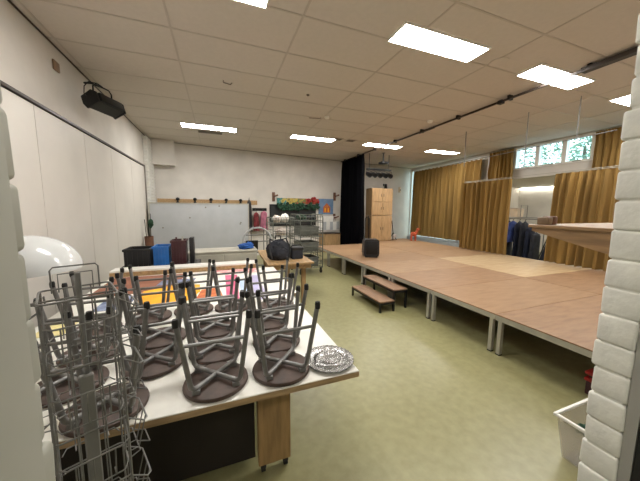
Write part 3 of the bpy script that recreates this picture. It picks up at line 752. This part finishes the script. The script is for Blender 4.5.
# arched sack truck
t = thing('hand_truck', 'pale grey tubular hand truck with arched top behind wooden table', 'hand truck', (.81, 6.12, 0), .05)
ap = [(-.31,0,.05)]+[(.31*math.cos(a), 0, .92+.29*math.sin(a)) for a in [PI-i*PI/12 for i in range(13)]]+[(.31,0,.05)]
MB().tube(ap, .022, 10).build('frame', 'board', t)
c = MB()
for z in (.35,.65,.90,1.05): c.tube([(-.30,0,z),(.30,0,z)], .014, 8)
for x in (-.14,.14): c.tube([(x,0,.10),(x,0,1.15)], .012, 8)
c.build('cross_bars', 'steel', t)
MB().box((-.28,-.22,.01),(.28,.02,.03)).build('toe_plate', 'alu', t)
for s in (-1,1): MB().lathe([(0,-.025),(.10,-.025),(.11,0),(.10,.025),(0,.025)], (0,0,0), 20, Matrix.Translation((s*.36,.07,.11)) @ Matrix.Rotation(PI/2,4,'Y')).build('wheel', 'cap', t)

# wooden table with the black bags
t = thing('wooden_table', 'small beech table with a black bag on top', 'table', (1.10, 4.90, 0), -.03)
MB().rbox((-.38,-.78,.735),(.38,.78,.765),.004,seg=1).build('tabletop', 'beech', t)
MB().box((-.34,-.74,.66),(.34,-.715,.735)).box((-.34,.715,.66),(.34,.74,.735)).box((-.34,-.715,.66),(-.315,.715,.735)).box((.315,-.715,.66),(.34,.715,.735)).build('apron', 'beech', t)
for sx in (-1,1):
    for sy in (-1,1): MB().rbox((sx*.24-.035,sy*.62-.035,0),(sx*.24+.035,sy*.62+.035,.735),.004,seg=1).build('leg', 'legwood', t)
t = thing('backpack', 'big black backpack slumped on the wooden table', 'backpack', (.945,4.50,.7655), .1)
b = MB().blob((0,0,.155),(.20,.16,.185),.16,5,seed=1,flat=0); b.build('body', 'charcoal', t)
b = MB().blob((.02,-.12,.12),(.11,.05,.10),.10,5,seed=6,flat=.0); b.build('front_pocket', 'charcoal', t)
MB().tube([(-.05,.02,.35),(-.04,.02,.41),(.04,.02,.41),(.05,.02,.35)], .012, 6).build('carry_loop', 'cap', t)
for s in (-1,1): MB().tube([(s*.08,.10,.33),(s*.14,.02,.36),(s*.18,-.08,.22),(s*.15,-.12,.04)], .014, 6).build('strap', 'cap', t)
t = thing('camera_bag', 'small square black bag right of the backpack', 'bag', (1.265,4.52,.7655), .05)
MB().rbox((-.10,-.09,0),(.10,.09,.17),.02).build('body', 'charcoal', t)
MB().rbox((-.105,-.095,.15),(.105,.095,.21),.015).build('flap', 'black', t)
MB().tube([(-.11,0,.17),(-.08,-.02,.24),(.08,-.02,.24),(.11,0,.17)], .01, 6).build('strap', 'cap', t)
# dark tangle left of the wooden table
t = thing('folding_stand', 'dark folded music stand leaning left of the wooden table', 'stand', (.62,5.72,0))
for a in (.4,2.5,4.6): MB().tube([(.18*math.cos(a),.18*math.sin(a),.01),(0,0,.3)], .012, 6).build('leg', 'blackmetal', t)
MB().tube([(0,0,.28),(0,0,.95)], .012, 6).build('pole', 'blackmetal', t)
MB().rbox((-.12,-.02,.80),(.12,.0,1.02),.01,Matrix.Rotation(.2,4,'X')).build('desk', 'blackmetal', t)

# roll cages
def cage(label, x, y, w, d, h, rz):
    t = thing('roll_cage', label, 'trolley', (x,y,0), rz, 'wire roll cages')
    b = MB()
    for s in (-1,1):
        b.tube([(s*w,-d,.14),(s*w,-d,h-.08),(s*w,-d+.08,h),(s*w,d-.08,h),(s*w,d,h-.08),(s*w,d,.14)], .014, 8)
        for i in range(1,9): b.tube([(s*w,-d,.14+(h-.2)*i/9),(s*w,d,.14+(h-.2)*i/9)], .007, 5)
        for i in range(1,5): b.tube([(s*w,-d+2*d*i/5,.14),(s*w,-d+2*d*i/5,h)], .005, 5)
    b.build('side_frames', 'greenwire', t)
    for k in range(4):
        z = .16+k*(h-.32)/3; s = MB()
        s.tube([(-w,-d,z),(w,-d,z)], .010, 6); s.tube([(-w,d,z),(w,d,z)], .010, 6); s.tube([(-w,-d,z+.10),(w,-d,z+.10)], .008, 5).tube([(-w,-d,z+.16),(w,-d,z+.16)], .008, 5)
        for i in range(9): s.tube([(-w+2*w*i/8,-d,z+.16),(-w+2*w*i/8,-d,z),(-w+2*w*i/8,d,z)], .006, 5)
        s.build('shelf', 'greenwire', t)
    for sx in (-1,1):
        for sy in (-1,1):
            MB().lathe([(0,-.016),(.05,-.016),(.055,0),(.05,.016),(0,.016)], (0,0,0), 14, Matrix.Translation((sx*(w-.03),sy*(d-.03),.055)) @ Matrix.Rotation(PI/2,4,'Y')).box((sx*(w-.03)-.022,sy*(d-.03)-.022,.08),(sx*(w-.03)+.022,sy*(d-.03)+.022,.14)).build('caster', 'cap', t)
    return t
cage('tall wire roll cage with rounded top beside the stage corner', 2.12, 6.62, .31, .34, 1.50, .12)
cage('wire roll cage half hidden behind the black bags', 1.62, 7.45, .30, .34, 1.40, .08)
for i, (z, m_, l) in enumerate([(.172,'cagegrey','grey crate on the bottom shelf of the tall roll cage'),(.565,'cagegrey','grey crate on the second shelf of the tall roll cage'),(.96,'cagegrey','grey crate on the third shelf of the tall roll cage')]):
    o = crate(l, 2.12, 6.62, z, .24, .25, .24, m_); o.rotation_euler = (0,0,.12)
    tag(MB().blob((0,0,.09),(.15,.15,.10),.2,6,seed=i*2.2,flat=0).build('bundle', ('palecloth','charcoal','paperwhite')[i]), l.replace('grey crate on', ('pale','dark','white')[i]+' bundle in the crate of'), 'bundle').location = (2.12,6.62,z+.013)
bags = [(1.98,6.60,1.345,.12,.13,.08,'green','green cloth heap on top of the tall roll cage'),
        (2.27,6.64,1.345,.12,.12,.06,'charcoal','dark bundle on top of the tall roll cage'),
        (1.50,7.40,1.245,.115,.16,.11,'palecloth','pale pink bundle heaped on the half hidden roll cage'),
        (1.76,7.48,1.245,.11,.13,.13,'paperwhite','white bag heaped on the half hidden roll cage'),
        (1.62,7.44,.878,.15,.15,.12,'palecloth','pale bundle on the upper shelf of the half hidden roll cage')]
for i, (x,y,z,a,b_,c_,m_,l) in enumerate(bags):
    o = tag(MB().blob((0,0,c_*.85),(a,b_,c_),.18,5,seed=i*1.7,flat=0).build('bundle', m_), l, 'bundle'); o.location = (x,y,z+.012)

# blackboard, banner, pegs, cupboard on the back wall
t = thing('dark_wall_board', 'dark blackboard on the back wall behind the roll cages', 'blackboard', W(4.43,-.001,1.42), BA)
MB().box((-.88,-.03,-.36),(.88,-.006,.34)).build('panel', 'blackboard', t)
f = MB(); f.box((-.92,-.04,-.40),(.92,0,-.36)); f.box((-.92,-.04,.34),(.92,0,.38)); f.box((-.92,-.04,-.36),(-.88,0,.34)); f.box((.88,-.04,-.36),(.92,0,.34)); f.build('frame', 'blackmetal', t)
# painted banner
bm_ = bpy.data.materials.new('banner_paint'); bm_.use_nodes = True; nt = bm_.node_tree; pb = nt.nodes['Principled BSDF']; pb.inputs['Roughness'].default_value = .8
tc = nt.nodes.new('ShaderNodeTexCoord'); sp = nt.nodes.new('ShaderNodeSeparateXYZ'); nt.links.new(tc.outputs['Object'], sp.inputs[0])
nz = nt.nodes.new('ShaderNodeTexNoise'); nz.inputs['Scale'].default_value = 7; nz.inputs['Detail'].default_value = 3; nt.links.new(tc.outputs['Object'], nz.inputs['Vector'])
ma = nt.nodes.new('ShaderNodeMath'); ma.operation = 'MULTIPLY_ADD'; ma.inputs[1].default_value = .9; nt.links.new(nz.outputs['Fac'], ma.inputs[0])
ad = nt.nodes.new('ShaderNodeMath'); ad.operation = 'MULTIPLY_ADD'; ad.inputs[1].default_value = .40; ad.inputs[2].default_value = .0; nt.links.new(sp.outputs['X'], ad.inputs[0]); nt.links.new(ad.outputs[0], ma.inputs[2])
cr_ = nt.nodes.new('ShaderNodeValToRGB'); el = cr_.color_ramp; stops = [(.08,(150,118,70)),(.22,(188,150,84)),(.32,(120,84,52)),(.42,(70,120,110)),(.52,(60,128,132)),(.62,(196,176,84)),(.72,(170,142,72)),(.80,(90,120,70)),(.95,(170,80,60))]
el.elements[0].position, el.elements[0].color = stops[0][0], lin(stops[0][1]); el.elements[1].position, el.elements[1].color = stops[-1][0], lin(stops[-1][1])
for p, c in stops[1:-1]: e = el.elements.new(p); e.color = lin(c)
nt.links.new(ma.outputs[0], cr_.inputs[0]); nt.links.new(cr_.outputs[0], pb.inputs['Base Color']); M['banner'] = bm_
t = thing('painted_banner', 'long colourful painted banner on the back wall above the blackboard', 'banner', W(3.78,-.001,1.90), BA)
MB().box((0,-.02,-.08),(1.72,-.001,.13)).build('painted_cloth', 'banner', t)
t.location = W(3.78,-.001,1.90)
M['bannerblue'] = mat('banner_blue', (92,124,162), .8, rgb2=(116,140,170), scale=6)
t2 = thing('wall_painting', 'blue painting with a red-and-yellow house at the banner end', 'painting', W(5.78,-.001,1.74), BA)
MB().box((-.30,-.022,-.30),(.36,-.001,.30)).build('blue_ground', 'bannerblue', t2)
hs = MB().prism([(-.10,-.24),(.22,-.24),(.22,-.02),(.06,.14),(-.10,-.02)], 'y', -.026, -.021); hs.build('painted_house', 'papero', t2)
hs = MB().box((-.04,-.029,-.22),(.02,-.025,-.06)).box((.10,-.029,-.22),(.16,-.025,-.06)); hs.build('painted_windows', 'papery', t2)
t3 = thing('red_flower_decoration', 'red paper flowers on green leaves above the blackboard end', 'decoration', W(5.20,-.09,1.92), BA)
b = MB()
for i in range(9): b.blob((random.uniform(-.22,.22),-.03,random.uniform(-.02,.14)),(.06,.025,.05),.3,5,seed=i,sub=2)
b.build('flowers', 'red', t3)
b = MB()
for i in range(12): b.blob((random.uniform(-.30,.30),-.03,random.uniform(-.30,-.03)),(.08,.025,.05),.3,5,seed=i+20,sub=2)
b.build('leaves', 'green', t3)
t = thing('green_garland', 'dark green garland over the middle of the blackboard', 'garland', W(4.28,-.12,1.80), BA)
b = MB()
for i in range(26): b.blob((-.50+i*.04,-.03,.03*math.sin(i*.9)-.08*(i%3)),(.06,.03,.06),.3,5,seed=i,sub=2)
b.build('garland', 'green', t)
def peg(s, z, label):
    t = thing('wall_peg', label, 'peg', W(s,-.001,z), BA, 'brown wall pegs')
    MB().box((-.05,-.03,-.16),(.05,0,.16)).build('back_plate', 'brownbox', t)
    MB().tube([(0,-.03,0),(0,-.16,.02),(.10,-.20,.06)], .03, 8).build('arm', 'brownbox', t)
peg(3.66, 2.06, 'brown wall peg at the blackboard end near the coats')
peg(6.2, 2.14, 'upper brown wall peg beside the blue painting')
peg(6.2, 1.30, 'lower brown wall peg above the white papers')
t = thing('paper_rack', 'white sheets clipped along the wall above the dark-topped cupboard', 'paper rack', W(5.98,-.001,1.06), BA)
MB().box((-.48,-.03,-.26),(.48,0,.30)).build('back_panel', 'paperwhite', t)
for i in range(6): MB().box((-.45+i*.155,-.045,-.24),(-.32+i*.155,-.032,.05+.03*(i%2))).build('sheet', 'board' if i % 2 else 'paperwhite', t)
t = thing('low_cupboard', 'low wooden cupboard with a dark top beside the black curtain', 'cupboard', W(5.85,-.28,0), BA)
MB().box((-.34,-.22,.0),(.34,.26,.70)).build('carcass', 'cabwood', t)
MB().rbox((-.36,-.24,.70),(.36,.27,.735),.004,seg=1).build('top', 'railbrown', t)
for s in (-1,1): MB().rbox((min(s*.006,s*.32),-.24,.04),(max(s*.006,s*.32),-.221,.67),.004,seg=1).build('door', 'cabwood', t)

# ------------------------------------------------------------------ wedge shelf beyond the right jamb, with block
t = thing('bracket_shelf', 'wooden wall shelf tapering to a thin tip beyond right jamb', 'shelf', (0,0,0))
MB().prism([(NY+.001,1.34),(NY+.001,1.528),(1.085,1.528),(1.085,1.508)], 'x', 1.815, 1.84).build('side_bracket', 'shelfwood', t)
MB().prism([(NY+.001,1.34),(NY+.001,1.528),(1.085,1.528),(1.085,1.508)], 'x', 2.655, 2.68).build('side_bracket', 'shelfwood', t)
MB().rbox((1.80,NY+.001,1.528),(2.70,1.10,1.547),.003,seg=1).build('board', 'shelfwood', t)
MB().box((1.84,NY+.001,1.38),(2.655,NY+.02,1.528)).build('back_rail', 'shelfwood', t)
t = thing('wooden_block_box', 'small two-tone brown box on the shelf tip', 'box', (1.885,1.045,1.5475), .1)
MB().rbox((-.055,-.03,0),(.0,.03,.045),.006).build('tan_half', 'tan', t)
MB().rbox((.001,-.032,0),(.055,.032,.05),.008).build('brown_half', 'brownbox', t)

# ------------------------------------------------------------------ clear bin and red box near the right jamb
t = thing('storage_bin', 'clear plastic storage bin on the floor by right jamb', 'bin', (2.29,.775,0))
def tub(w0,d0,w1,d1,h,th):
    vs=[];fs=[]
    for (w,d,z) in ((w0,d0,0),(w1,d1,h),(w1-th,d1-th,h),(w0-th,d0-th,th)):
        vs += [(-w,-d,z),(w,-d,z),(w,d,z),(-w,d,z)]
    for r in range(3):
        for j in range(4): fs.append((r*4+j,r*4+(j+1)%4,(r+1)*4+(j+1)%4,(r+1)*4+j))
    fs.append((3,2,1,0)); fs.append((12,13,14,15)); return vs, fs
vs, fs = tub(.20,.155,.235,.19,.29,.006); MB().add(vs, fs).build('tub', 'binplastic', t)
r = MB(); w, d = .235, .19
r.rbox((-w-.015,-d-.015,.282),(w+.015,-d+.004,.302),.004); r.rbox((-w-.015,d-.004,.282),(w+.015,d+.015,.302),.004); r.rbox((-w-.015,-d+.004,.282),(-w+.004,d-.004,.302),.004); r.rbox((w-.004,-d+.004,.282),(w+.015,d-.004,.302),.004)
r.build('rim', 'white', t)
def crumple(name, label, cat, loc, r, mtl, seed):
    o = tag(MB().blob((0,0,r[2]),r,.3,6,seed=seed,flat=0).build(name, mtl), label, cat); o.location = loc
crumple('cloth_bundle', 'pale grey cloth bundle filling the clear bin', 'bundle', (2.29,.77,.008), (.15,.11,.105), 'beige', 3)
crumple('green_cloth', 'small teal green cloth on top inside the clear bin', 'cloth', (2.165,.845,.20), (.06,.06,.03), 'green', 8)
t = thing('red_toolbox', 'red two-lidded box under the stage edge by right jamb', 'box', (3.22,1.12,0))
MB().rbox((-.19,-.13,0),(.19,.13,.125),.012).build('body', 'darkred', t)
MB().rbox((-.20,-.14,.125),(.20,.14,.155),.01).build('lower_lid', 'red', t)
MB().rbox((-.17,-.12,.155),(.17,.12,.185),.008).build('middle', 'darkred', t)
MB().rbox((-.20,-.14,.185),(.20,.14,.215),.01).build('upper_lid', 'red', t)

# ------------------------------------------------------------------ coat rail behind the stage, in the gap between curtains
t = thing('coat_stand', 'metal coat stand full of dark coats between the low curtains', 'coat stand', (8.2, 5.25, 0))
f = MB()
for y in (-.66,.60): f.tube([(0,y,.05),(0,y,1.44)], .014, 8)
f.tube([(0,-.66,1.40),(0,.60,1.40)], .012, 8)
for x in (-.15,.15): f.tube([(x,-.66,1.44),(x,.60,1.44)], .008, 8)
for i in range(7): f.tube([(-.15,-.62+i*.19,1.44),(.15,-.62+i*.19,1.44)], .006, 6)
f.tube([(.14,-.10,1.44),(.14,-.10,1.78),(-.14,-.10,1.78),(-.14,-.10,1.44)], .008, 8)
f.build('frame', 'steel', t)
for y in (-.66,.60): MB().box((-.22,y-.02,.01),(.22,y+.02,.05)).build('foot', 'steel', t)
cs = [(5.69,'navy','dark navy coat at the curtain end of the coat stand',1.06),(5.54,'charcoal','charcoal coat second along the coat stand from the curtain',1.1),(5.39,'jeans','blue jacket bright among the dark coats',.62),
      (5.24,'navy','navy coat right of the blue jacket',1.1),(5.09,'charcoal','charcoal coat next to the lower sloping coats',1.1),(4.93,'navy','lower dark coat sloping at the right part of the stand',.95),(4.78,'charcoal','lowest dark coat at the free end of the coat stand',.80)]
for i, (y, m_, l, h) in enumerate(cs):
    garment('coat', l, 'coat', (8.2-(.06 if m_ == 'jeans' else 0), y, 1.335-max(0,(5.05-y))*1.1), .23, .062, h, m_, i+1, 'coats on the stand', .12, False)
t = thing('cream_basket', 'cream box standing on top of the coat stand', 'box', (8.2, 5.42, 1.449))
MB().prism([(-.17,0),(.17,0),(.19,.24),(-.19,.24)], 'x', -.13, .13).build('body', 'cream', t)
MB().box((-.14,-.20,.24),(.14,.20,.26)).build('lid', 'palecloth', t)
t = thing('folding_chair', 'dark folded chair leaning beside the coats', 'folding chair', (7.95, 4.40, 0), PI/2)
T = Matrix.Rotation(-.28,4,'Y')
for x in (-.0,): 
    MB().rbox((-.20,-.02,.05),(.20,.02,1.05),.02,T).build('seat_panel', 'navy', t)
    MB().tube([(-.22,0,.0),(-.22,0,1.08),(.22,0,1.08),(.22,0,.0)], .014, 8, False, T).build('frame', 'blackmetal', t)
# annex light
t = thing('ceiling_tube_light', 'fluorescent tube along the annex back wall', 'tube light', (11.9, 7.0, 2.554))
MB().box((-.04,-.75,.005),(.04,.75,.045)).build('housing', 'white', t)
MB().tube([(0,-.72,-.012),(0,.72,-.012)], .017, 10).build('tube', 'tube', t)

ceil_light(10.2, 5.0, 'added unseen fill panel on the low annex ceiling behind the coats')  # out-of-view panel added to fill the annex with light
for o in bpy.data.objects:
    if o.get('label') == 'added unseen fill panel on the low annex ceiling behind the coats': o.location.z = 2.578; o['group'] = 'added annex fill lights'
# ------------------------------------------------------------------ outside
struct(MB().box((12.3,-10,-.15),(40,40,-.02)).build('ground_outside', 'grass'))
def tree(x, y, r, h, label, seed):
    t = thing('tree', label, 'tree', (x,y,0), 0, 'trees outside')
    MB().tube([(0,0,-.02),(.05,0,h*.4),(0,.1,h*.7)], [.2,.15,.07], 10).build('trunk', 'bark', t)
    rnd = random.Random(seed); b = MB()
    for i in range(5200):
        while True:
            p = Vector((rnd.uniform(-1,1),rnd.uniform(-1,1),rnd.uniform(-1,1)))
            if .25 < p.length < 1: break
        if noise.noise(p*2.6+Vector((seed,0,0))) < -.12: continue
        c = Vector((p.x*r, p.y*r, h*.60+p.z*h*.42)); s = rnd.uniform(.06,.13)
        a = Vector((rnd.uniform(-1,1),rnd.uniform(-1,1),rnd.uniform(-.6,.6))).normalized(); q = a.orthogonal().normalized()
        b.add([c-a*s, c+q*s*.5, c+a*s, c-q*s*.5], [(0,1,2,3)])
    b.build('crown', 'leaf', t, fix=False)
tree(14.9, 10.6, 2.0, 6.6, 'leafy green tree outside the far pane of the high windows', 1)
tree(18.8, 8.9, 2.2, 7.4, 'leafy green tree outside the middle pane of the high windows', 2)
tree(14.9, 6.1, 1.9, 6.5, 'leafy green tree outside the high windows toward the short curtain', 3)

# ------------------------------------------------------------------ world, sun, camera, view
w = bpy.data.worlds.new('world'); sc.world = w; w.use_nodes = True
bg = w.node_tree.nodes['Background']; bg.inputs[0].default_value = (.90,.97,1.0,1); bg.inputs[1].default_value = 2.3
cam = bpy.data.cameras.new('camera'); co = bpy.data.objects.new('camera', cam); C.objects.link(co)
cam.sensor_fit = 'HORIZONTAL'; cam.sensor_width = 36; cam.lens = 36*267.6/640; cam.clip_start = .02
yaw, pit, rol = math.radians(20.754), math.radians(6.639), math.radians(.4086)
f = Vector((math.sin(yaw)*math.cos(pit), math.cos(yaw)*math.cos(pit), -math.sin(pit))); r0 = Vector((math.cos(yaw), -math.sin(yaw), 0)); u0 = r0.cross(f)
rt = r0*math.cos(rol)+u0*math.sin(rol); up = -r0*math.sin(rol)+u0*math.cos(rol)
mw = Matrix((rt, up, -f)).transposed().to_4x4(); mw.translation = (0,0,1.63); co.matrix_world = mw
sc.camera = co
vs_ = sc.view_settings; sc.display_settings.display_device = 'sRGB'
vs_.view_transform = 'Standard'; vs_.look = 'None'; vs_.gamma = 1; vs_.use_curve_mapping = False; vs_.exposure = 1.18
sc.cycles.use_denoising = True
sc.cycles.max_bounces = 10; sc.cycles.diffuse_bounces = 6; sc.cycles.transparent_max_bounces = 12
